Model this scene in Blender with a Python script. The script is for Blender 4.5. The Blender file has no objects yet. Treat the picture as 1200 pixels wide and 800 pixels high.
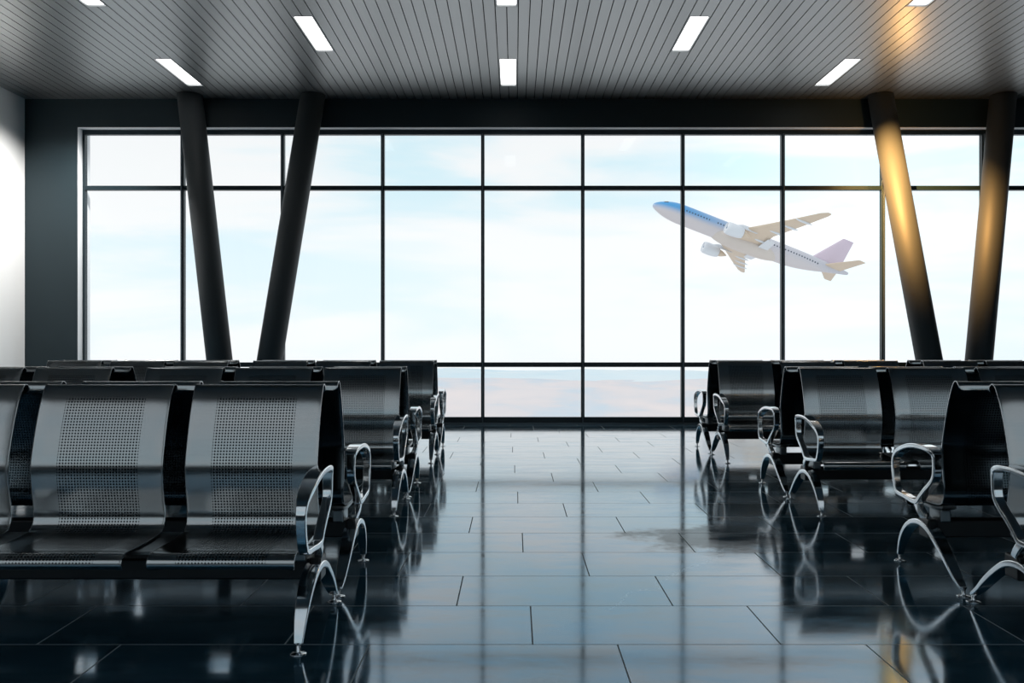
import bpy, bmesh, math, random
from mathutils import Vector, Matrix, noise
random.seed(7)
PI = math.pi
SC = bpy.context.scene
COL = SC.collection

# ------------------------------------------------------------------ helpers
def obj(name, bm, mats, parent=None, smooth=False, loc=None):
    me = bpy.data.meshes.new(name)
    bmesh.ops.recalc_face_normals(bm, faces=bm.faces)
    bm.to_mesh(me); bm.free()
    for m in (mats if isinstance(mats, (list, tuple)) else [mats]):
        me.materials.append(m)
    if smooth:
        for p in me.polygons: p.use_smooth = True
    o = bpy.data.objects.new(name, me)
    COL.objects.link(o)
    if parent: o.parent = parent
    if loc: o.location = loc
    return o

def empty(name, loc=(0, 0, 0), rz=0.0, parent=None):
    o = bpy.data.objects.new(name, None)
    o.location = loc; o.rotation_euler = (0, 0, rz); o.empty_display_size = .2
    COL.objects.link(o)
    if parent: o.parent = parent
    return o

def tag(o, label, cat, group=None):
    o['label'] = label; o['category'] = cat; o['kind'] = 'thing'
    if group: o['group'] = group
    return o

def struct(o):
    o['kind'] = 'structure'
    return o

def add_box(bm, x0, x1, y0, y1, z0, z1, mi=0, bevel=0.0, seg=2):
    r = bmesh.ops.create_cube(bm, size=1.0)
    vs = r['verts']
    for v in vs:
        v.co = Vector(((x0 + x1) / 2 + v.co.x * (x1 - x0), (y0 + y1) / 2 + v.co.y * (y1 - y0), (z0 + z1) / 2 + v.co.z * (z1 - z0)))
    fs = list({f for v in vs for f in v.link_faces})
    for f in fs: f.material_index = mi
    if bevel > 0:
        es = list({e for v in vs for e in v.link_edges})
        rr = bmesh.ops.bevel(bm, geom=es, offset=bevel, segments=seg, affect='EDGES', profile=.5)
        for f in rr['faces']: f.material_index = mi

def box_obj(name, dims, mat, parent=None, bevel=0.0):
    bm = bmesh.new(); add_box(bm, *dims, bevel=bevel)
    return obj(name, bm, mat, parent)

def catmull(pts, n, closed=False):
    """resample a polyline of equal-length tuples as a Catmull-Rom curve, n samples per span"""
    N = len(pts); out = []
    spans = N if closed else N - 1
    g = (lambda i: pts[i % N]) if closed else (lambda i: pts[max(0, min(N - 1, i))])
    for i in range(spans):
        p0, p1, p2, p3 = g(i - 1), g(i), g(i + 1), g(i + 2)
        for k in range(n):
            t = k / n
            out.append(tuple(.5 * (2 * b + (c - a) * t + (2 * a - 5 * b + 4 * c - d) * t * t + (3 * b - a - 3 * c + d) * t ** 3)
                             for a, b, c, d in zip(p0, p1, p2, p3)))
    if not closed: out.append(tuple(pts[-1]))
    return out

def sweep(bm, path, closed=False, x=0.0, rad=.20):
    """path items (y, z, width along x, height in the plane[, x shift]); rounded-rectangle section swept in the y-z plane"""
    N = len(path); rings = []
    for i, p in enumerate(path):
        a = path[(i - 1) % N] if (closed or i > 0) else p
        b = path[(i + 1) % N] if (closed or i < N - 1) else p
        t = Vector((0, b[0] - a[0], b[1] - a[1])).normalized()
        nrm = Vector((0, -t.z, t.y)); bx = Vector((1, 0, 0))
        c = Vector((x + (p[4] if len(p) > 4 else 0), p[0], p[1])); ring = []
        r = rad * min(p[2], p[3])
        for su, sv, a0 in ((1, 1, 0), (-1, 1, 90), (-1, -1, 180), (1, -1, 270)):
            for k in range(4):
                th = math.radians(a0 + 30 * k)
                ring.append(bm.verts.new(c + bx * (su * (p[2] / 2 - r) + r * math.cos(th)) + nrm * (sv * (p[3] / 2 - r) + r * math.sin(th))))
        rings.append(ring)
    nsec = 16
    for i in range(N if closed else N - 1):
        A, B = rings[i], rings[(i + 1) % N]
        for k in range(nsec):
            bm.faces.new((A[k], A[(k + 1) % nsec], B[(k + 1) % nsec], B[k]))
    if not closed:
        bm.faces.new(rings[0]); bm.faces.new(list(reversed(rings[-1])))

def weighted(o):
    md = o.modifiers.new('weighted_normals', 'WEIGHTED_NORMAL'); md.weight = 80; md.mode = 'FACE_AREA'
    return o

def lathe(bm, prof, c, axis='Z', n=24):
    """prof (r, h) revolved round an axis through c"""
    rings = []
    for r, h in prof:
        ring = []
        for k in range(n):
            a = 2 * PI * k / n
            p = (r * math.cos(a), r * math.sin(a), h)
            if axis == 'X': p = (h, r * math.cos(a), r * math.sin(a))
            ring.append(bm.verts.new(Vector(c) + Vector(p)))
        rings.append(ring)
    for A, B in zip(rings, rings[1:]):
        for k in range(n):
            bm.faces.new((A[k], A[(k + 1) % n], B[(k + 1) % n], B[k]))
    bm.faces.new(rings[0]); bm.faces.new(list(reversed(rings[-1])))

# ------------------------------------------------------------------ materials
class NT:
    def __init__(s, tree): s.t = tree
    def n(s, kind, **kw):
        nd = s.t.nodes.new(kind)
        for k, v in kw.items():
            if k.startswith('i_'):
                key = k[2:]; key = int(key) if key.isdigit() else key.replace('_', ' ')
                s.set(nd.inputs[key], v)
            else: setattr(nd, k, v)
        return nd
    def set(s, inp, v):
        if hasattr(v, 'is_output') or isinstance(v, bpy.types.NodeSocket): s.t.links.new(v, inp)
        else: inp.default_value = v
    def m(s, op, a, b=None, c=None):
        nd = s.t.nodes.new('ShaderNodeMath'); nd.operation = op
        for i, v in enumerate((a, b, c)):
            if v is not None: s.set(nd.inputs[i], v)
        return nd.outputs[0]
    def mix(s, fac, a, b):
        nd = s.t.nodes.new('ShaderNodeMix'); nd.data_type = 'RGBA'
        s.set(nd.inputs[0], fac); s.set(nd.inputs[6], a); s.set(nd.inputs[7], b)
        return nd.outputs[2]
    def ramp(s, fac, stops):
        nd = s.t.nodes.new('ShaderNodeValToRGB'); s.set(nd.inputs[0], fac)
        e = nd.color_ramp.elements
        while len(e) < len(stops): e.new(.5)
        for el, (p, c) in zip(e, stops): el.position = p; el.color = c if len(c) == 4 else (*c, 1)
        return nd.outputs[0]

def mat(name):
    m = bpy.data.materials.new(name); m.use_nodes = True
    m.node_tree.nodes.clear()
    t = NT(m.node_tree)
    return m, t, t.n('ShaderNodeOutputMaterial')

def principled(name, col, rough=.5, metal=0.0, spec=.5, noise_amt=0.0, noise_scale=(8, 8, 8), rough_amt=0.0, coat=0.0):
    m, t, out = mat(name)
    p = t.n('ShaderNodeBsdfPrincipled', i_Metallic=metal)
    p.inputs['Roughness'].default_value = rough
    p.inputs['Specular IOR Level'].default_value = spec
    p.inputs['Coat Weight'].default_value = coat
    p.inputs['Base Color'].default_value = (*col, 1)
    if noise_amt or rough_amt:
        tc = t.n('ShaderNodeTexCoord')
        mp = t.n('ShaderNodeMapping', i_Vector=tc.outputs['Object']); mp.inputs['Scale'].default_value = noise_scale
        nz = t.n('ShaderNodeTexNoise', i_Vector=mp.outputs[0], i_Scale=1.0, i_Detail=4.0)
        if noise_amt:
            lo = tuple(c * (1 - noise_amt) for c in col); hi = tuple(min(1, c * (1 + noise_amt)) for c in col)
            t.set(p.inputs['Base Color'], t.mix(nz.outputs['Fac'], (*lo, 1), (*hi, 1)))
        if rough_amt:
            t.set(p.inputs['Roughness'], t.m('MULTIPLY_ADD', nz.outputs['Fac'], rough_amt, rough - rough_amt / 2))
    t.set(out.inputs[0], p.outputs[0])
    return m

M = {}
M['wall_dark'] = principled('dark_painted_wall', (.007, .021, .028), .6, noise_amt=.12, noise_scale=(2, 2, 2))
M['wall_white'] = principled('white_plaster', (.90, .90, .89), .8, noise_amt=.02, noise_scale=(3, 3, 3))
M['reveal'] = principled('white_reveal_paint', (.80, .82, .84), .5, noise_amt=.02)
M['frame'] = principled('dark_window_aluminium', (.009, .022, .029), .4, .2, noise_amt=.1)
M['fin'] = principled('mullion_cap_aluminium', (.10, .13, .15), .35, .6, noise_amt=.1)
M['column'] = principled('dark_column_paint', (.040, .047, .051), .6, noise_amt=.08, noise_scale=(3, 3, 1))
M['plank'] = principled('grey_ceiling_plank', (.36, .372, .378), .36, .85, noise_amt=.06, noise_scale=(90, 90, 3), rough_amt=.08)
M['plank_back'] = principled('ceiling_void_black', (.008, .010, .012), .9, noise_amt=.1)
M['lamp_frame'] = principled('lamp_housing_grey', (.30, .32, .33), .4, .3, noise_amt=.05)
M['lamp_recess'] = principled('lamp_recess_black', (.006, .007, .008), .7, noise_amt=.1)
M['dark_ground'] = principled('light_absorbing_ground', (.035, .038, .040), .9, noise_amt=.2, noise_scale=(.5, .5, .5))
M['steel'] = principled('polished_steel', (.84, .87, .89), .11, 1.0, noise_amt=.05, noise_scale=(30, 30, 30), rough_amt=.05)
M['edge'] = principled('bright_sheet_edge', (.62, .65, .67), .25, 1.0, noise_amt=.05)
M['glide'] = principled('chrome_glide', (.75, .78, .80), .12, 1.0, noise_amt=.04)
M['beam'] = principled('black_beam_enamel', (.004, .005, .006), .35, noise_amt=.1)
M['bracket'] = principled('cast_bracket_metal', (.30, .32, .33), .3, 1.0, noise_amt=.1)

def shell_material(name, c0, c1):
    m, t, out = mat(name)
    uv = t.n('ShaderNodeUVMap'); uv.uv_map = 'UVMap'
    sx = t.n('ShaderNodeSeparateXYZ', i_0=uv.outputs[0])
    u, v = sx.outputs[0], sx.outputs[1]
    P = .0104
    fu = t.m('SUBTRACT', t.m('FRACT', t.m('DIVIDE', u, P)), .5)
    fv = t.m('SUBTRACT', t.m('FRACT', t.m('DIVIDE', v, P)), .5)
    r = t.m('SQRT', t.m('ADD', t.m('MULTIPLY', fu, fu), t.m('MULTIPLY', fv, fv)))
    hole = t.m('LESS_THAN', r, .29)
    inu = t.m('LESS_THAN', t.m('ABSOLUTE', u), .1404)
    inv = t.m('MULTIPLY', t.m('GREATER_THAN', v, .10), t.m('LESS_THAN', v, .90))
    hole = t.m('MULTIPLY', hole, t.m('MULTIPLY', inu, inv))
    # faint horizontal brushing
    mp = t.n('ShaderNodeMapping', i_Vector=uv.outputs[0]); mp.inputs['Scale'].default_value = (2, 220, 1)
    nz = t.n('ShaderNodeTexNoise', i_Vector=mp.outputs[0], i_Scale=1.0, i_Detail=3.0)
    p = t.n('ShaderNodeBsdfPrincipled', i_Metallic=1.0)
    t.set(p.inputs['Base Color'], t.mix(nz.outputs['Fac'], c0, c1))
    t.set(p.inputs['Roughness'], t.m('MULTIPLY_ADD', nz.outputs['Fac'], .05, .16))
    tr = t.n('ShaderNodeBsdfDiffuse', i_Color=(.002, .004, .006, 1))
    mx = t.n('ShaderNodeMixShader', i_0=hole, i_1=p.outputs[0], i_2=tr.outputs[0])
    t.set(out.inputs[0], mx.outputs[0])
    return m
M['shell'] = shell_material('perforated_grey_sheet_metal', (.46, .47, .47, 1), (.54, .55, .55, 1))
M['shell_back'] = shell_material('perforated_black_sheet_metal', (.10, .125, .14, 1), (.14, .165, .18, 1))

def floor_material():
    m, t, out = mat('polished_dark_stone_tiles')
    tc = t.n('ShaderNodeTexCoord')
    sx = t.n('ShaderNodeSeparateXYZ', i_0=tc.outputs['Object'])
    X, Y = sx.outputs[0], sx.outputs[1]
    TW, TD, Y0 = .791, .3995, 2.720
    fy = t.m('DIVIDE', t.m('SUBTRACT', Y, Y0), TD)
    row = t.m('FLOOR', fy)
    ry = t.m('MULTIPLY', t.m('FRACT', fy), TD)
    sxx = t.m('DIVIDE', t.m('ADD', t.m('SUBTRACT', X, .058), t.m('MULTIPLY', row, .2700)), TW)
    col_i = t.m('FLOOR', sxx)
    rx = t.m('MULTIPLY', t.m('FRACT', sxx), TW)
    def line(c, size, w):
        d = t.m('MINIMUM', c, t.m('SUBTRACT', size, c))
        return t.m('LESS_THAN', d, w)
    gx = line(rx, TW, .0026); gy = line(ry, TD, .0022)
    grout = t.m('MAXIMUM', gx, gy)
    cv = t.n('ShaderNodeCombineXYZ', i_0=col_i, i_1=row)
    wn = t.n('ShaderNodeTexWhiteNoise', i_Vector=cv.outputs[0]); wn.noise_dimensions = '2D'
    off = t.n('ShaderNodeVectorMath', operation='MULTIPLY_ADD', i_0=wn.outputs['Color'], i_1=(17, 17, 17), i_2=tc.outputs['Object'])
    mp = t.n('ShaderNodeMapping', i_Vector=off.outputs[0]); mp.inputs['Scale'].default_value = (2.2, 7, 1)
    nz = t.n('ShaderNodeTexNoise', i_Vector=mp.outputs[0], i_Scale=1.4, i_Detail=9.0, i_Roughness=.68)
    base = t.ramp(nz.outputs['Fac'], [(.28, (.010, .042, .066)), (.55, (.022, .066, .096)), (.78, (.05, .105, .14))])
    tone = t.m('MULTIPLY_ADD', wn.outputs['Value'], .35, .82)
    base2 = t.n('ShaderNodeVectorMath', operation='SCALE', i_0=base); t.set(base2.inputs[3], tone)
    # pale veins
    vz = t.n('ShaderNodeTexNoise', i_Vector=off.outputs[0], i_Scale=1.7, i_Detail=6.0, i_Roughness=.6)
    vein = t.m('LESS_THAN', t.m('ABSOLUTE', t.m('SUBTRACT', vz.outputs['Fac'], .52)), .0035)
    col = t.mix(t.m('MULTIPLY', vein, .35), base2.outputs[0], (.16, .19, .20, 1))
    # one dull worn patch with a pale crack running out of it
    wz = t.n('ShaderNodeTexNoise', i_Vector=tc.outputs['Object'], i_Scale=5.0, i_Detail=7.0, i_Roughness=.65)
    wob = t.m('MULTIPLY', t.m('SUBTRACT', wz.outputs['Fac'], .5), 1.9)
    ex = t.m('DIVIDE', t.m('SUBTRACT', X, .98), .50); ey = t.m('DIVIDE', t.m('SUBTRACT', Y, 4.22), .34)
    er = t.m('ADD', t.m('SQRT', t.m('ADD', t.m('MULTIPLY', ex, ex), t.m('MULTIPLY', ey, ey))), wob)
    keepn = t.n('ShaderNodeMapRange', interpolation_type='SMOOTHSTEP', i_0=er, i_1=.55, i_2=1.05, i_3=.08, i_4=1.0)
    keep = keepn.outputs[0]
    # distance to the crack's line (.38, 3.15) -> (.95, 3.95), wavering with the noise
    px_, py_ = t.m('SUBTRACT', X, .38), t.m('SUBTRACT', Y, 3.15)
    al = t.m('ADD', t.m('MULTIPLY', px_, .580), t.m('MULTIPLY', py_, .814))
    ac = t.m('ADD', t.m('SUBTRACT', t.m('MULTIPLY', px_, .814), t.m('MULTIPLY', py_, .580)), t.m('MULTIPLY', t.m('SUBTRACT', wz.outputs['Fac'], .5), .35))
    crack = t.m('MULTIPLY', t.m('LESS_THAN', t.m('ABSOLUTE', ac), .0035), t.m('MULTIPLY', t.m('GREATER_THAN', al, -.1), t.m('LESS_THAN', al, 1.05)))
    col = t.mix(t.m('MULTIPLY', crack, .8), col, (.45, .52, .55, 1))
    p = t.n('ShaderNodeBsdfPrincipled')
    t.set(p.inputs['Base Color'], t.mix(grout, col, (.30, .34, .35, 1)))
    rr = t.m('MULTIPLY_ADD', nz.outputs['Fac'], .26, -.03)
    rr = t.m('MULTIPLY_ADD', t.m('ABSOLUTE', t.m('SUBTRACT', wn.outputs['Value'], .5)), .04, rr)
    t.set(p.inputs['Roughness'], t.m('MAXIMUM', t.m('MAXIMUM', rr, .03), t.m('MULTIPLY', grout, .9)))
    sv = t.n('ShaderNodeMapRange', i_0=nz.outputs['Fac'], i_1=.38, i_2=.62, i_3=.22, i_4=.60)
    sv = t.m('MULTIPLY', sv.outputs[0], t.m('MULTIPLY_ADD', wn.outputs['Value'], .22, .89))
    t.set(p.inputs['Specular IOR Level'], t.m('MULTIPLY', t.m('MULTIPLY', sv, keep), t.m('SUBTRACT', 1.0, t.m('MULTIPLY', grout, .9))))
    p.inputs['IOR'].default_value = 2.5
    p.inputs['Coat IOR'].default_value = 1.5; p.inputs['Coat Roughness'].default_value = .075
    t.set(p.inputs['Coat Weight'], t.m('MULTIPLY', t.m('SUBTRACT', 1.0, grout), t.m('MULTIPLY', keep, .62)))
    p.inputs['Specular Tint'].default_value = (.10, .55, .92, 1)
    bz = t.n('ShaderNodeTexNoise', i_Vector=mp.outputs[0], i_Scale=2.0, i_Detail=3.0)
    hgt = t.m('SUBTRACT', t.m('MULTIPLY', bz.outputs['Fac'], .25), grout)
    bp = t.n('ShaderNodeBump', i_Height=hgt, i_Strength=.09, i_Distance=.004)
    t.set(p.inputs['Normal'], bp.outputs[0]); t.set(p.inputs['Coat Normal'], bp.outputs[0])
    t.set(out.inputs[0], p.outputs[0])
    return m
M['floor'] = floor_material()

def glass_material(name, tint, refl0, refl1):
    m, t, out = mat(name)
    tr = t.n('ShaderNodeBsdfTransparent', i_Color=(*tint, 1))
    gl = t.n('ShaderNodeBsdfGlossy', i_Roughness=0.0, i_Color=(.9, .95, 1, 1))
    lw = t.n('ShaderNodeLayerWeight', i_Blend=.5)
    f = t.m('MULTIPLY_ADD', t.m('POWER', lw.outputs['Facing'], 4.0), refl1, refl0)
    mx = t.n('ShaderNodeMixShader', i_0=f, i_1=tr.outputs[0], i_2=gl.outputs[0])
    t.set(out.inputs[0], mx.outputs[0])
    return m
M['glass'] = glass_material('clear_window_glass', (.985, .992, .995), .008, .12)
M['added_glass'] = glass_material('added_rear_glass', (.68, .71, .73), .03, .2)

def emissive(name, col, s):
    m, t, out = mat(name)
    tc = t.n('ShaderNodeTexCoord')
    nz = t.n('ShaderNodeTexNoise', i_Vector=tc.outputs['Object'], i_Scale=300.0)
    e = t.n('ShaderNodeEmission', i_Color=(*col, 1))
    t.set(e.inputs[1], t.m('MULTIPLY_ADD', nz.outputs['Fac'], s * .06, s * .97))
    t.set(out.inputs[0], e.outputs[0])
    return m
M['lamp'] = emissive('lamp_diffuser_glow', (.99, .985, .97), 3.0)

# ------------------------------------------------------------------ room
XL, XR = -5.74, 9.72          # side walls
YB, YW, YO = -1.7, 10.0, 10.28  # rear end, window wall inner and outer face
ZC = 3.82
WX0, WX1, WZ = -5.12, 9.12, 3.49

bm = bmesh.new(); add_box(bm, XL - .15, XR + .15, YB, YO, -.15, 0)
struct(obj('floor', bm, M['floor']))
bm = bmesh.new(); add_box(bm, XL - .15, XL, YB, YO, 0, ZC + .2)
struct(obj('wall_left', bm, M['wall_white']))
bm = bmesh.new(); add_box(bm, XR, XR + .15, YB, YO, 0, ZC + .2)
struct(obj('wall_right', bm, M['wall_dark']))
bm = bmesh.new()
add_box(bm, XL, WX0, YW, YO, 0, ZC + .2)
add_box(bm, WX1, XR, YW, YO, 0, ZC + .2)
add_box(bm, WX0, WX1, YW, YO, WZ, ZC + .2)
struct(obj('wall_back', bm, M['wall_dark']))
bm = bmesh.new()
T = .006
add_box(bm, WX0, WX0 + T, YW - .001, YO, 0, WZ)
add_box(bm, WX1 - T, WX1, YW - .001, YO, 0, WZ)
add_box(bm, WX0 + T, WX1 - T, YW - .001, YO, WZ - T, WZ)
struct(obj('trim_1', bm, M['reveal']))

# lights (plank line index, start depth)
PP, PX0 = .0995, -.067
LAMPS = [(-35, 8.585), (0, 8.585), (35, 8.585), (-18, 7.467), (17, 7.467), (-35, 6.345), (0, 6.345), (35, 6.345)]
LL = .915
YCE = -.25                     # the plank ceiling stops here, added tinted glass slopes down behind
bm = bmesh.new()
n0 = math.floor((XL - PX0) / PP) - 1
n1 = math.ceil((XR - PX0) / PP)
for n in range(n0, n1 + 1):
    x0, x1 = max(XL, PX0 + n * PP + .0042), min(XR, PX0 + (n + 1) * PP - .0042)
    if x1 - x0 < .01: continue
    cuts = sorted((y, y + LL) for i, y in LAMPS if n in (i - 1, i))
    y = YCE
    for a, b in cuts + [(YW, YW)]:
        if a - y > .01: add_box(bm, x0, x1, y, a, ZC, ZC + .014)
        y = b
add_box(bm, XL - .15, XR + .15, YCE - .1, YW, ZC + .075, ZC + .2, 1)
struct(obj('ceiling', bm, [M['plank'], M['plank_back']]))

def make_lamp():
    r = empty('ceiling_light')
    bm = bmesh.new(); W = PP - .0042; w = .0825; L = LL / 2 - .001; l = LL / 2 - .012
    add_box(bm, -W, -w, -L, L, -.05, 0); add_box(bm, w, W, -L, L, -.05, 0)
    add_box(bm, -w, w, -L, -l, -.05, 0, 1); add_box(bm, -w, w, l, L, -.05, 0, 0)
    for v in bm.verts: v.co.z = -v.co.z
    obj('housing', bm, [M['lamp_frame'], M['lamp_recess']], r)
    bm = bmesh.new(); add_box(bm, -w, w, -l, l, .016, .03)
    obj('diffuser', bm, M['lamp'], r)
    return r
def copy_tree(o, parent=None):
    c = o.copy(); COL.objects.link(c); c.parent = parent
    for ch in list(o.children): copy_tree(ch, c)
    return c
lab = ['slim rectangular ceiling light beside the top of the leftmost slanted column',
       'slim rectangular ceiling light straight above the middle of the window, closest to the window wall',
       'slim rectangular ceiling light in the warm glow near the right-hand pair of columns',
       'slim rectangular ceiling light set in the planks left of the centre line, wholly in view',
       'slim rectangular ceiling light set in the planks right of the centre line, wholly in view',
       'ceiling light cut by the top edge of the view, towards the white wall',
       'ceiling light cut by the top edge of the view, at the centre of the ceiling',
       'ceiling light cut by the top edge of the view, towards the right']
lp = make_lamp()
for i, (n, y) in enumerate(LAMPS):
    o = lp if i == 0 else copy_tree(lp)
    o.location = (PX0 + n * PP, y + LL / 2, ZC)
    tag(o, lab[i], 'ceiling light', 'recessed lights in the plank ceiling')

# ------------------------------------------------------------------ window wall glazing
win = struct(empty('window_1', ((WX0 + WX1) / 2, 10.13, 0)))
ox = win.location.x; oy = win.location.y
F0, F1 = 10.1 - oy, 10.16 - oy
def wb(name, x0, x1, z0, z1, m, y0=F0, y1=F1, bevel=.003):
    return box_obj(name, (x0 - ox, x1 - ox, y0, y1, z0, z1), m, win, bevel)
bm = bmesh.new()
a0, a1 = WX0 + T, WX1 - T
ZT = WZ - T
add_box(bm, a0 - ox, a0 + .028 - ox, F0, F1, 0, ZT); add_box(bm, a1 - .028 - ox, a1 - ox, F0, F1, 0, ZT)
add_box(bm, a0 + .028 - ox, a1 - .028 - ox, F0, F1, ZT - .055, ZT); add_box(bm, a0 + .028 - ox, a1 - .028 - ox, F0, F1, .022, .085)
add_box(bm, a0 + .028 - ox, a1 - .028 - ox, F0 - .03, F1, 0, .022, 1)
obj('window_frame', bm, [M['frame'], M['fin']], win)
MX = [.808 + 1.185 * k for k in range(-4, 7)]
for x in MX:
    o = wb('mullion', x - .020, x + .020, .085, ZT - .055, M['frame'], F0 - .012, F1 - .002)
    wb('mullion_cap', x - .006, x + .005, .010, ZT - .05, M['fin'], F0 - .034, F0 - .0125, .002).parent = o
RZ = [(.678, .733), (2.772, 2.823)]
for z0, z1 in RZ:
    wb('rail', a0 + .028, a1 - .028, z0, z1, M['frame'], F0 - .006, F1 + .004)
xs = [a0 + .028] + MX + [a1 - .028]
zs = [(.085, .678), (.733, 2.772), (2.823, ZT - .055)]
for x0, x1 in zip(xs, xs[1:]):
    for z0, z1 in zs:
        wb('glass_pane', x0 + .0005, x1 - .0005, z0 + .0005, z1 - .0005, M['glass'], .0, .008, 0)

# invented sloping tinted glazing behind the viewpoint, added for the seats to reflect
added_glazing = struct(empty('added_rear_glazing', (0, YB, 0)))
bm = bmesh.new()
A = Vector((XL, YCE - .10 - YB, ZC + .05)); B = Vector((XL, 0, .75))
for k in range(9):
    x0 = XL + (XR - XL) * k / 9; x1 = XL + (XR - XL) * (k + 1) / 9
    for off in (0,):
        q = [Vector((x0 + .002, A.y, A.z)), Vector((x1 - .002, A.y, A.z)), Vector((x1 - .002, B.y, B.z)), Vector((x0 + .002, B.y, B.z))]
        nrm = Vector((0, -.9, .45)) * .012
        va = [bm.verts.new(p) for p in q]; vb = [bm.verts.new(p + nrm) for p in q]
        bm.faces.new(va); bm.faces.new(vb[::-1])
        for i in range(4): bm.faces.new((va[i], va[(i + 1) % 4], vb[(i + 1) % 4], vb[i]))
obj('glass_pane', bm, M['added_glass'], added_glazing)
bm = bmesh.new()
for k in range(2):
    x = XL + .03 + (XR - XL - .06) * k
    q0 = Vector((x, A.y, A.z)); q1 = Vector((x, B.y, B.z)); w = Vector((.03, 0, 0)); n = Vector((0, .9, -.45)) * .04
    vs = [bm.verts.new(p) for p in (q0 - w, q0 + w, q1 + w, q1 - w, q0 - w + n, q0 + w + n, q1 + w + n, q1 - w + n)]
    for f in ((0, 1, 2, 3), (7, 6, 5, 4), (0, 4, 5, 1), (1, 5, 6, 2), (2, 6, 7, 3), (3, 7, 4, 0)): bm.faces.new([vs[i] for i in f])
obj('window_frame', bm, M['frame'], added_glazing)  # frame of the added rear glazing
bm = bmesh.new(); add_box(bm, XL, XR, YB - .12, YB, 0, .75)
struct(obj('wall_rear', bm, M['wall_dark']))
bm = bmesh.new(); add_box(bm, -90, 90, -160, YB - .13, -1.2, -1.0)  # unseen dark ground, added to stop light rising through the rear glass
struct(obj('added_dark_ground', bm, M['dark_ground']))

# ------------------------------------------------------------------ columns
def column(top, bot, r, label):
    t = Vector(top); b = Vector(bot); d = t - b
    bm = bmesh.new(); n = 48; ra, rb = [], []
    # cut level at floor and ceiling
    for k in range(n):
        a = 2 * PI * k / n; o = Vector((r * math.cos(a), r * math.sin(a), 0))
        ra.append(bm.verts.new(Vector((0, 0, 0)) + o)); rb.append(bm.verts.new(d + o))
    for k in range(n): bm.faces.new((ra[k], ra[(k + 1) % n], rb[(k + 1) % n], rb[k]))
    bm.faces.new(ra); bm.faces.new(rb[::-1])
    o = obj('column', bm, M['column'], loc=bot)
    for p in o.data.polygons: p.use_smooth = len(p.vertices) == 4
    return tag(o, label, 'column', 'round columns leaning in pairs before the window')
TY, BY, CR = 9.835, 9.55, .142
column((-3.743, TY, ZC), (-3.216, BY, 0), CR, 'dark round column leaning outwards, outer one of the pair nearest the white wall')
column((-2.324, TY, ZC), (-2.866, BY, 0), CR, 'dark round column leaning towards the aisle, inner one of the left-hand pair')
column((4.215, TY, ZC), (4.782, BY, 0), CR, 'round column glowing orange in the added warm light beside the tail of the airplane')
column((5.631, TY, ZC), (5.125, BY, 0), CR, 'brownish shaded round column at the right edge, beside the orange-lit column')

# ------------------------------------------------------------------ benches
SW, PITCH, EDGE = .460, .537, .017
NSEAT = 3
LEN = PITCH * (NSEAT - 1) + SW
HL = LEN / 2 + EDGE           # leg plane
PROF = [(.106, .776), (.108, .793), (.116, .805), (.129, .8095), (.143, .801), (.157, .778), (.173, .745), (.193, .692), (.210, .637), (.222, .592),
        (.2305, .557), (.2345, .527), (.2338, .495), (.2295, .458), (.2235, .424), (.2180, .395), (.2150, .369), (.2175, .342), (.2300, .318), (.252, .305), (.29, .300), (.36, .297),
        (.43, .298), (.490, .300), (.522, .297), (.542, .286), (.548, .270), (.540, .257), (.528, .253)]
def ly(y): return -(y - .30)   # bench local y: seats face -y
def shell_bm(xc):
    pts = catmull([(ly(y), z) for y, z in PROF], 4)
    bm = bmesh.new(); uvl = bm.loops.layers.uv.new('UVMap')
    N = len(pts); arc = [0]
    for a, b in zip(pts, pts[1:]): arc.append(arc[-1] + math.hypot(b[0] - a[0], b[1] - a[1]))
    tot = arc[-1]; th = .0035
    cols = [-1, -.985, -.95, -.8, -.5, -.2, .2, .5, .8, .95, .985, 1]
    fr, bk = [], []
    for i, (y, z) in enumerate(pts):
        a = pts[max(0, i - 1)]; b = pts[min(N - 1, i + 1)]
        t = Vector((0, b[0] - a[0], b[1] - a[1])).normalized(); nn = Vector((0, -t.z, t.y))
        if i == 0: sgn = 1
        # rounded corners at both free ends
        hw = SW / 2
        for s in (arc[i], tot - arc[i]):
            R = .022
            if s < R: hw -= R - math.sqrt(max(0, R * R - (R - s) ** 2))
        A, B = [], []
        for c in cols:
            lip = .0025 * max(0, (abs(c) - .93) / .07) ** 2   # slight return of the side edge
            p = Vector((xc + c * hw, y, z))
            A.append((bm.verts.new(p - nn * (th / 2 + lip)), c * hw, arc[i])); B.append((bm.verts.new(p + nn * (th / 2 - lip)), c * hw, arc[i]))
        fr.append(A); bk.append(B)
    def quad(vs, mi):
        f = bm.faces.new([v[0] for v in vs]); f.material_index = mi; f.smooth = (mi != 1)
        for l, v in zip(f.loops, vs): l[uvl].uv = (v[1], v[2])
    K = len(cols)
    for i in range(N - 1):
        for k in range(K - 1):
            quad((fr[i][k], fr[i][k + 1], fr[i + 1][k + 1], fr[i + 1][k]), 0)
            quad((bk[i][k], bk[i + 1][k], bk[i + 1][k + 1], bk[i][k + 1]), 2)
        quad((fr[i][0], fr[i + 1][0], bk[i + 1][0], bk[i][0]), 1)
        quad((fr[i][-1], bk[i][-1], bk[i + 1][-1], fr[i + 1][-1]), 1)
    for k in range(K - 1):
        quad((fr[0][k], bk[0][k], bk[0][k + 1], fr[0][k + 1]), 1)
        quad((fr[-1][k], fr[-1][k + 1], bk[-1][k + 1], bk[-1][k]), 1)
    return bm

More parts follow.
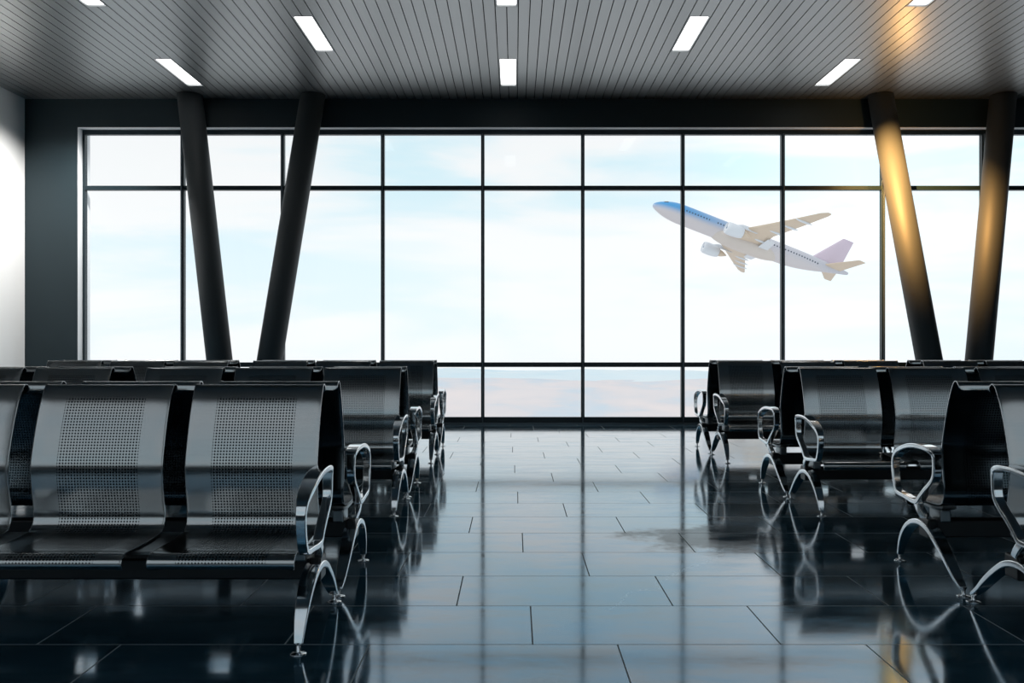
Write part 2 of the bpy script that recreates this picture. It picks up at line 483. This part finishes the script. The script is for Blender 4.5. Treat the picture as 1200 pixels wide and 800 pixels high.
def make_bench():
    r = empty('waiting_bench')
    bm = bmesh.new(); add_box(bm, -HL, HL, ly(.345), ly(.275), .168, .238, bevel=.006)
    obj('beam', bm, M['beam'], r)
    for k in range(NSEAT):
        o = obj('seat_shell', shell_bm((k - (NSEAT - 1) / 2) * PITCH), [M['shell'], M['edge'], M['shell_back']], r)
    for k in range(NSEAT + 1):
        if k == 0: x0, x1 = -LEN / 2 + .004, -LEN / 2 + .06
        elif k == NSEAT: x0, x1 = LEN / 2 - .06, LEN / 2 - .004
        else:
            c = (k - NSEAT / 2) * PITCH; x0, x1 = c - .065, c + .065
        bm = bmesh.new()
        sweep(bm, catmull([(ly(.235), .300, x1 - x0, .010), (ly(.255), .292, x1 - x0, .012), (ly(.30), .2855, x1 - x0, .016), (ly(.38), .2845, x1 - x0, .014), (ly(.47), .288, x1 - x0, .010)], 4), x=(x0 + x1) / 2)
        add_box(bm, (x0 + x1) / 2 - .022, (x0 + x1) / 2 + .022, ly(.36), ly(.262), .232, .284, bevel=.006)
        obj('seat_bracket', bm, M['bracket'], r)
    for s in (-1, 1):
        # arched leg casting with two feet
        arch = [(.566, .030, .026, .014), (.556, .056, .031, .016), (.536, .098, .039, .019), (.503, .144, .046, .021), (.456, .184, .051, .022), (.402, .209, .053, .023), (.338, .217, .054, .024),
                (.270, .201, .054, .024), (.200, .157, .051, .023), (.137, .108, .046, .021), (.086, .064, .038, .018), (.052, .040, .031, .016), (.036, .030, .026, .014)]
        bm = bmesh.new()
        sweep(bm, catmull([(ly(y), z, w, h) for y, z, w, h in arch], 5), x=s * HL)
        lg = weighted(obj('leg', bm, M['steel'], r, True))
        for fy in (.567, .034):
            bm = bmesh.new()
            lathe(bm, [(.0245, 0), (.025, .0025), (.021, .0045), (.008, .0065), (.0065, .009), (.0065, .036)], (s * HL, ly(fy), 0), n=20)
            g = obj('glide', bm, M['glide'], lg, True)
        bm = bmesh.new(); add_box(bm, s * HL - .020, s * HL + .020, ly(.352), ly(.268), .163, .243, bevel=.007)
        obj('beam_clamp', bm, M['beam'], r)
        loop = [(.212, .498, .036, .021), (.222, .520, .044, .020), (.270, .532, .050, .019), (.36, .533, .052, .019), (.44, .521, .052, .020), (.52, .495, .048, .020), (.566, .467, .038, .021),
                (.584, .430, .032, .021), (.578, .375, .031, .020), (.562, .330, .031, .020), (.540, .309, .032, .019), (.470, .303, .034, .018), (.400, .296, .034, .020), (.360, .300, .034, .021), (.332, .326, .033, .020),
                (.292, .358, .033, .020), (.236, .400, .033, .020), (.214, .436, .033, .020)]
        bm = bmesh.new()
        xa = s * (HL + .013)
        sweep(bm, catmull([(ly(y), z, w, h) for y, z, w, h in loop], 4, True), True, x=xa)
        sweep(bm, catmull([(ly(.378), .300, .030, .030, 0), (ly(.345), .268, .028, .034, 0), (ly(.318), .240, .028, .036, -s * .008), (ly(.305), .215, .028, .036, -s * .014)], 4), x=xa)
        weighted(obj('armrest', bm, M['steel'], r, True))
    return r

proto = make_bench()
PAIR0, PERIOD, BP = 3.202, 2.093, 1.745
XLc, XRc = -.668 - HL, 1.703 + HL
B3 = 'black perforated three-seat bench'
G = 'perforated metal waiting benches'
benches = [
 (XLc, 0, 0, B3 + ' facing the viewer in the front-left corner, the largest in view'),
 (XLc, 0, 1, B3 + ' facing the window, back to back with the large front-left bench'),
 (XLc, 1, 0, B3 + ' facing the viewer, middle row, left side of the aisle'),
 (XLc, 1, 1, B3 + ' facing the window, middle row, left side of the aisle'),
 (XLc, 2, 0, B3 + ' facing the viewer, row by the window, directly left of the aisle'),
 (XLc, 2, 1, B3 + ' facing the window, row by the window, directly left of the aisle'),
 (XLc - BP, 1, 0, B3 + ' facing the viewer, middle row, cut by the left edge'),
 (XLc - BP, 1, 1, B3 + ' facing the window, middle row, cut by the left edge'),
 (XLc - BP, 2, 0, B3 + ' facing the viewer, row by the window, by the white wall'),
 (XLc - BP, 2, 1, B3 + ' facing the window, row by the window, by the white wall'),
 (XRc, 0, 0, B3 + ' facing the viewer, front row, cut by the right edge'),
 (XRc, 0, 1, B3 + ' seen from behind, front row, right of the aisle'),
 (XRc, 1, 0, B3 + ' facing the viewer, middle row, right side of the aisle'),
 (XRc, 1, 1, B3 + ' facing the window, middle row, right side of the aisle'),
 (XRc, 2, 0, B3 + ' facing the viewer, row by the window, directly right of the aisle'),
 (XRc, 2, 1, B3 + ' facing the window, row by the window, directly right of the aisle'),
 (XRc + BP, 2, 0, B3 + ' facing the viewer, row by the window, below the slanted orange column'),
 (XRc + BP, 2, 1, B3 + ' facing the window, row by the window, below the slanted orange column'),
]
for i, (x, k, back, label) in enumerate(benches):
    o = proto if i == 0 else copy_tree(proto)
    o.location = (x, PAIR0 + PERIOD * k + (.30 if back else -.30), 0)
    o.rotation_euler = (0, 0, PI if back else 0)
    tag(o, label, 'bench', G)

# ------------------------------------------------------------------ airplane
def plane_mats():
    m, t, out = mat('airplane_fuselage_sky_tint')
    tc = t.n('ShaderNodeTexCoord'); sx = t.n('ShaderNodeSeparateXYZ', i_0=tc.outputs['Object'])
    x, y, z = sx.outputs
    mr = t.n('ShaderNodeMapRange', interpolation_type='SMOOTHSTEP', i_0=x, i_1=2.0, i_2=40.0, i_3=1.0, i_4=.12)
    mz = t.n('ShaderNodeMapRange', interpolation_type='SMOOTHSTEP', i_0=z, i_1=-1.5, i_2=1.0)
    top = t.m('MULTIPLY', mz.outputs[0], mr.outputs[0])
    col = t.mix(top, (.60, .56, .58, 1), (.06, .30, .62, 1))  # sky reflected on the upper hull, fading aft, painted into the colour
    fx = t.m('FRACT', t.m('DIVIDE', x, .95))
    wx = t.m('MULTIPLY', t.m('GREATER_THAN', fx, .3), t.m('LESS_THAN', fx, .75))
    wz = t.m('LESS_THAN', t.m('ABSOLUTE', t.m('SUBTRACT', z, .75)), .24)
    gap = t.m('MULTIPLY', t.m('GREATER_THAN', x, 7.0), t.m('LESS_THAN', x, 53.0))
    gap = t.m('MULTIPLY', gap, t.m('GREATER_THAN', t.m('ABSOLUTE', t.m('SUBTRACT', x, 17.0)), 1.2))
    w = t.m('MULTIPLY', t.m('MULTIPLY', wx, wz), gap)
    col = t.mix(w, col, (.05, .07, .10, 1))
    p = t.n('ShaderNodeBsdfPrincipled', i_Roughness=.3); t.set(p.inputs['Base Color'], col)
    t.set(out.inputs[0], p.outputs[0])
    return m
M['fuse'] = plane_mats()
M['awing'] = principled('airplane_wing_glow_tan', (.62, .51, .40), .4, noise_amt=.05, noise_scale=(.3, .3, .3))  # tan holds the orange glow, painted into the wing colour
M['belly'] = principled('airplane_belly_grey', (.60, .54, .50), .4, noise_amt=.04, noise_scale=(.3, .3, .3))
M['nacelle'] = principled('airplane_nacelle_white', (.66, .69, .74), .3, noise_amt=.04, noise_scale=(.5, .5, .5))
M['intake'] = principled('airplane_intake_dark', (.03, .10, .22), .4, noise_amt=.1)
M['fin_paint'] = principled('airplane_fin_lilac', (.62, .52, .62), .4, noise_amt=.04, noise_scale=(.3, .3, .3))
M['cockpit'] = principled('airplane_cockpit_glass', (.015, .02, .03), .1, noise_amt=.1)

def foil(bm, stations, n=10):
    """stations: (LE point, chord, thickness, up vector) -> lens section lofted along the span, chord along +x"""
    rings = []
    for le, ch, th, up in stations:
        le = Vector(le); up = Vector(up); ring = []
        prof = [(0, 0), (.06, .42), (.2, .5), (.45, .42), (.75, .2), (1, .02), (1, -.02), (.75, -.16), (.45, -.36), (.2, -.42), (.06, -.32)]
        for a, b in prof: ring.append(bm.verts.new(le + Vector((a * ch, 0, 0)) + up * (b * th)))
        rings.append(ring)
    for A, B in zip(rings, rings[1:]):
        K = len(A)
        for k in range(K): bm.faces.new((A[k], A[(k + 1) % K], B[(k + 1) % K], B[k]))
    bm.faces.new(rings[0]); bm.faces.new(rings[-1][::-1])

ap = empty('airplane')
tag(ap, 'twin-engine passenger airplane with blue nose climbing in the sky outside the window', 'airplane')
bm = bmesh.new()
secs = [(-2.0, .05, -.10), (-1.8, .55, -.08), (-1.0, 1.15, .0), (.5, 1.85, .1), (2.5, 2.5, .2), (5, 2.95, .28), (8, 3.1, .3), (20, 3.1, .3), (34, 3.1, .3), (42, 3.08, .32), (47, 2.85, .55), (52, 2.3, 1.0), (57, 1.55, 1.55), (61, .95, 1.95), (63.6, .5, 2.15), (64.0, .15, 2.2)]
secs = catmull(secs, 4); rings = []
for x, r, zc in secs:
    rings.append([bm.verts.new((x, r * math.cos(2 * PI * k / 32), zc + r * math.sin(2 * PI * k / 32))) for k in range(32)])
for A_, B_ in zip(rings, rings[1:]):
    for k in range(32): bm.faces.new((A_[k], A_[(k + 1) % 32], B_[(k + 1) % 32], B_[k]))
bm.faces.new(rings[0]); bm.faces.new(rings[-1][::-1])
fus = obj('fuselage', bm, M['fuse'], ap, True)
bm = bmesh.new()   # cockpit glazing band wrapped on the nose
for s in (-1, 1):
    for k in range(3):
        a0_, a1_ = math.radians(90 - s * (4 + 16 * k)), math.radians(90 - s * (18 + 16 * k))
        q = []
        for x, rr, zc, a in ((.9, 2.03, .12, a0_), (.9, 2.03, .12, a1_), (2.1, 2.44, .19, a1_), (2.1, 2.44, .19, a0_)):
            q.append(Vector((x, rr * math.cos(a), zc + rr * math.sin(a))))
        vo = [bm.verts.new(p) for p in q]; vi = [bm.verts.new(p * .97 + Vector((.05, 0, 0))) for p in q]
        bm.faces.new(vo); bm.faces.new(vi[::-1])
        for i in range(4): bm.faces.new((vo[i], vo[(i + 1) % 4], vi[(i + 1) % 4], vi[i]))
obj('cockpit_window', bm, M['cockpit'], fus)
bm = bmesh.new()   # belly fairing
rings = []
for x, ry, rz in catmull([(17, .4, .3), (19, 2.2, 1.5), (23, 3.4, 2.3), (30, 3.6, 2.4), (36, 3.1, 2.2), (40, 1.8, 1.4), (42, .4, .3)], 3):
    rings.append([bm.verts.new((x, ry * math.cos(2 * PI * k / 24), -1.35 + rz * math.sin(2 * PI * k / 24))) for k in range(24)])
for A_, B_ in zip(rings, rings[1:]):
    for k in range(24): bm.faces.new((A_[k], A_[(k + 1) % 24], B_[(k + 1) % 24], B_[k]))
bm.faces.new(rings[0]); bm.faces.new(rings[-1][::-1])
obj('belly_fairing', bm, M['belly'], ap, True)
for s in (-1, 1):
    bm = bmesh.new()
    up = (0, 0, 1)
    foil(bm, [((20.0, s * 1.5, -1.3), 13.5, 1.9, up), ((22.5, s * 5, -1.0), 11.0, 1.5, up), ((26.4, s * 10.5, -.3), 7.6, 1.0, up), ((33, s * 20.5, 1.1), 4.9, .6, up), ((38.6, s * 29, 2.5), 2.6, .3, up), ((40.2, s * 30.4, 2.75), 1.2, .15, up)])
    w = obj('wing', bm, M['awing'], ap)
    for yy in (6.0, 13.0, 18.0, 23.0):
        f = (yy - 1.5) / 28.5
        xt = 33.4 + (yy - 10) * .34 if yy > 10 else 33.0
        zc = -1.45 + f * 4.0
        bm = bmesh.new()
        lathe(bm, [(.05, -3.4), (.32, -2.4), (.42, -1.0), (.36, .4), (.05, 1.9)], (xt, s * yy, zc - .25), 'X', 12)
        obj('flap_fairing', bm, M['nacelle'], w, True)
    bm = bmesh.new()   # deployed flap
    foil(bm, [((32.6, s * 3.4, -1.9), 3.2, .35, up), ((33.0, s * 9.0, -1.25), 2.6, .3, up)])
    obj('flap', bm, M['nacelle'], w)
    e = empty('engine', (19.4, s * 9.7, -2.75), parent=ap)
    bm = bmesh.new()
    lathe(bm, [(1.35, .6), (1.45, .12), (1.6, 0), (1.78, .25), (1.93, 1.2), (1.95, 2.6), (1.8, 4.2), (1.5, 5.4), (1.38, 5.5), (1.35, 5.0)], (0, 0, 0), 'X', 28)
    obj('nacelle', bm, M['nacelle'], e, True)
    bm = bmesh.new(); lathe(bm, [(.05, .15), (.45, .5), (1.40, .62), (1.40, .75)], (0, 0, 0), 'X', 24)
    obj('fan', bm, M['intake'], e, True)
    bm = bmesh.new(); lathe(bm, [(1.2, 4.9), (1.0, 6.3), (.75, 7.0), (.3, 7.9), (.05, 8.3)], (0, 0, 0), 'X', 24)
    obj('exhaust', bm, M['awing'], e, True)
    bm = bmesh.new(); foil(bm, [((2.0, 0, 1.6), 7.5, .5, (0, 1, 0)), ((4.6, 0, 2.75), 6.5, .5, (0, 1, 0))])
    obj('pylon', bm, M['nacelle'], e)
    bm = bmesh.new()
    foil(bm, [((54.5, s * .6, 1.5), 6.2, .7, up), ((61.4, s * 10.6, 2.6), 2.4, .25, up)])
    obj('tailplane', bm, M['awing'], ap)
bm = bmesh.new(); foil(bm, [((47.5, 0, 2.5), 12.0, .5, (0, 1, 0)), ((51.5, 0, 3.6), 9.6, .8, (0, 1, 0)), ((59.6, 0, 12.9), 3.6, .35, (0, 1, 0))])
obj('tail_fin', bm, M['fin_paint'], ap)
ap.rotation_mode = 'XYZ'
ap.rotation_euler = (math.radians(-11.6), math.radians(20.43), math.radians(4.34))
ap.location = (44.67, 264.2, 42.19 + .96)

# ------------------------------------------------------------------ land outside
def land_material(name, a, b, c, scale):
    m, t, out = mat(name)
    tc = t.n('ShaderNodeTexCoord')
    mp = t.n('ShaderNodeMapping', i_Vector=tc.outputs['Object']); mp.inputs['Scale'].default_value = scale
    nz = t.n('ShaderNodeTexNoise', i_Vector=mp.outputs[0], i_Scale=1.0, i_Detail=6.0, i_Roughness=.6)
    col = t.ramp(nz.outputs['Fac'], [(.32, a), (.5, b), (.66, c)])
    p = t.n('ShaderNodeBsdfDiffuse', i_Color=col)
    t.set(out.inputs[0], p.outputs[0])
    return m
M['plain'] = land_material('haze_tinted_plain', (.52, .61, .69), (.66, .63, .65), (.72, .66, .66), (.006, .0022, .01))  # aerial haze over the plain is mixed into these pale colours
M['hill'] = land_material('haze_tinted_hills', (.56, .68, .75), (.62, .71, .76), (.66, .72, .75), (.004, .003, .01))  # blue of the distant haze painted into the hill colour
def land(name, x0, x1, y0, y1, nx, ny, fn, m):
    bm = bmesh.new(); g = []
    for j in range(ny + 1):
        y = y0 + (y1 - y0) * j / ny
        g.append([bm.verts.new((x0 + (x1 - x0) * i / nx, y, fn(x0 + (x1 - x0) * i / nx, y))) for i in range(nx + 1)])
    for j in range(ny):
        for i in range(nx): bm.faces.new((g[j][i], g[j][i + 1], g[j + 1][i + 1], g[j + 1][i]))
    return struct(obj(name, bm, m, smooth=True))
def nzv(x, y, s, seed): return noise.fractal(Vector((x / s, y / s, seed)), 1.0, 2.0, 5)
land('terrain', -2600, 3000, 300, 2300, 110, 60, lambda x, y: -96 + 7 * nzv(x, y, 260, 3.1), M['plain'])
def hillz(x, y):
    f = (y - 1900) / 1100
    k = max(0, math.sin(min(1, max(0, f)) * PI * .62))
    return -112 + 34 * k * (.62 + .55 * nzv(x, y, 620, 9.7)) + 4 * nzv(x, y, 150, 1.2)
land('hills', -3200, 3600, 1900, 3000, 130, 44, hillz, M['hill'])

# ------------------------------------------------------------------ sky, sun, camera
w = bpy.data.worlds.new('World'); SC.world = w; w.use_nodes = True
t = NT(w.node_tree); w.node_tree.nodes.clear()
out = t.n('ShaderNodeOutputWorld')
tc = t.n('ShaderNodeTexCoord')
sx = t.n('ShaderNodeSeparateXYZ', i_0=tc.outputs['Generated'])
mp = t.n('ShaderNodeMapping', i_Vector=tc.outputs['Generated']); mp.inputs['Scale'].default_value = (2.6, 2.6, 13)
mp.inputs['Location'].default_value = (3.1, .4, 1.2)
nz = t.n('ShaderNodeTexNoise', i_Vector=mp.outputs[0], i_Scale=1.0, i_Detail=5.0, i_Roughness=.5, i_Distortion=.3)
el = sx.outputs[2]
cl = t.n('ShaderNodeMapRange', interpolation_type='SMOOTHSTEP', i_0=nz.outputs['Fac'], i_1=.36, i_2=.58)
blue = t.ramp(t.m('MULTIPLY_ADD', el, 1.6, .2), [(0.0, (.86, .93, .96)), (.35, (.78, .92, .97)), (.55, (.66, .88, .96)), (1.0, (.74, .85, .92))])
cloud = t.ramp(t.m('MULTIPLY_ADD', el, 1.6, .2), [(0.0, (.90, .94, .96)), (.4, (.955, .97, .975)), (1.0, (.93, .95, .965))])
col = t.mix(cl.outputs[0], blue, cloud)
# thin bright cloud low over the land and the wide aureole round the hidden sun
low = t.n('ShaderNodeMapRange', interpolation_type='SMOOTHSTEP', i_0=t.m('ABSOLUTE', el), i_1=.02, i_2=.28, i_3=1.08, i_4=1.0)
nv = t.n('ShaderNodeVectorMath', operation='NORMALIZE', i_0=tc.outputs['Generated'])
dt = t.n('ShaderNodeVectorMath', operation='DOT_PRODUCT', i_0=nv.outputs[0], i_1=tuple(Vector((.427, 1.0, .245)).normalized()))
au = t.m('POWER', t.m('MAXIMUM', dt.outputs['Value'], 0.0), 90.0)
st = t.m('MULTIPLY_ADD', au, .35, low.outputs[0])
bg = t.n('ShaderNodeBackground', i_Color=col, i_Strength=st)
t.set(out.inputs[0], bg.outputs[0])

def lamp(kind, name, loc, energy, color, target=None, **kw):
    l = bpy.data.lights.new(name, kind); l.energy = energy; l.color = color
    for k, v in kw.items(): setattr(l, k, v)
    o = bpy.data.objects.new(name, l); COL.objects.link(o); o.location = loc
    if target: o.rotation_euler = (Vector(loc) - Vector(target)).to_track_quat('Z', 'Y').to_euler()
    return o
lamp('SUN', 'sun', (-40, -4, 40), 1.3, (1.0, .93, .84), (0, 0, 0), angle=math.radians(2))
lamp('POINT', 'added_warm_glow', (4.25, 9.25, 3.05), 12, (1.0, .52, .16), shadow_soft_size=0.0)  # added light with no fitting, stands in for the orange flare
lamp('SPOT', 'added_column_spot', (3.35, 8.25, 3.78), 3000, (1.0, .50, .15), (4.5, 9.75, 2.55), shadow_soft_size=0.0, spot_size=math.radians(48), spot_blend=1.0)  # added spot without a fixture, turns the right-hand columns orange
lamp('SPOT', 'added_wall_fill', (-4.5, 9.25, 3.79), 420, (1.0, .98, .95), (-5.74, 9.35, 0), shadow_soft_size=.03, spot_size=math.radians(114), spot_blend=1.0)  # lamp without a fitting, added to brighten the white wall

cam = bpy.data.cameras.new('camera'); cam.sensor_width = 36; cam.lens = 30.0
cam.shift_x = -3 / 1200; cam.shift_y = 2 / 1200; cam.clip_start = .02; cam.clip_end = 9000
co = bpy.data.objects.new('camera', cam); COL.objects.link(co)
co.location = (0, 0, .96); co.rotation_euler = (PI / 2, 0, 0)
SC.camera = co

vs = SC.view_settings
vs.view_transform = 'Standard'; vs.look = 'None'; vs.gamma = 1.0; vs.exposure = 0.0; vs.use_curve_mapping = False
SC.cycles.use_denoising = True
SC.cycles.max_bounces = 8; SC.cycles.transparent_max_bounces = 24; SC.cycles.volume_bounces = 0
SC.cycles.sample_clamp_indirect = 6
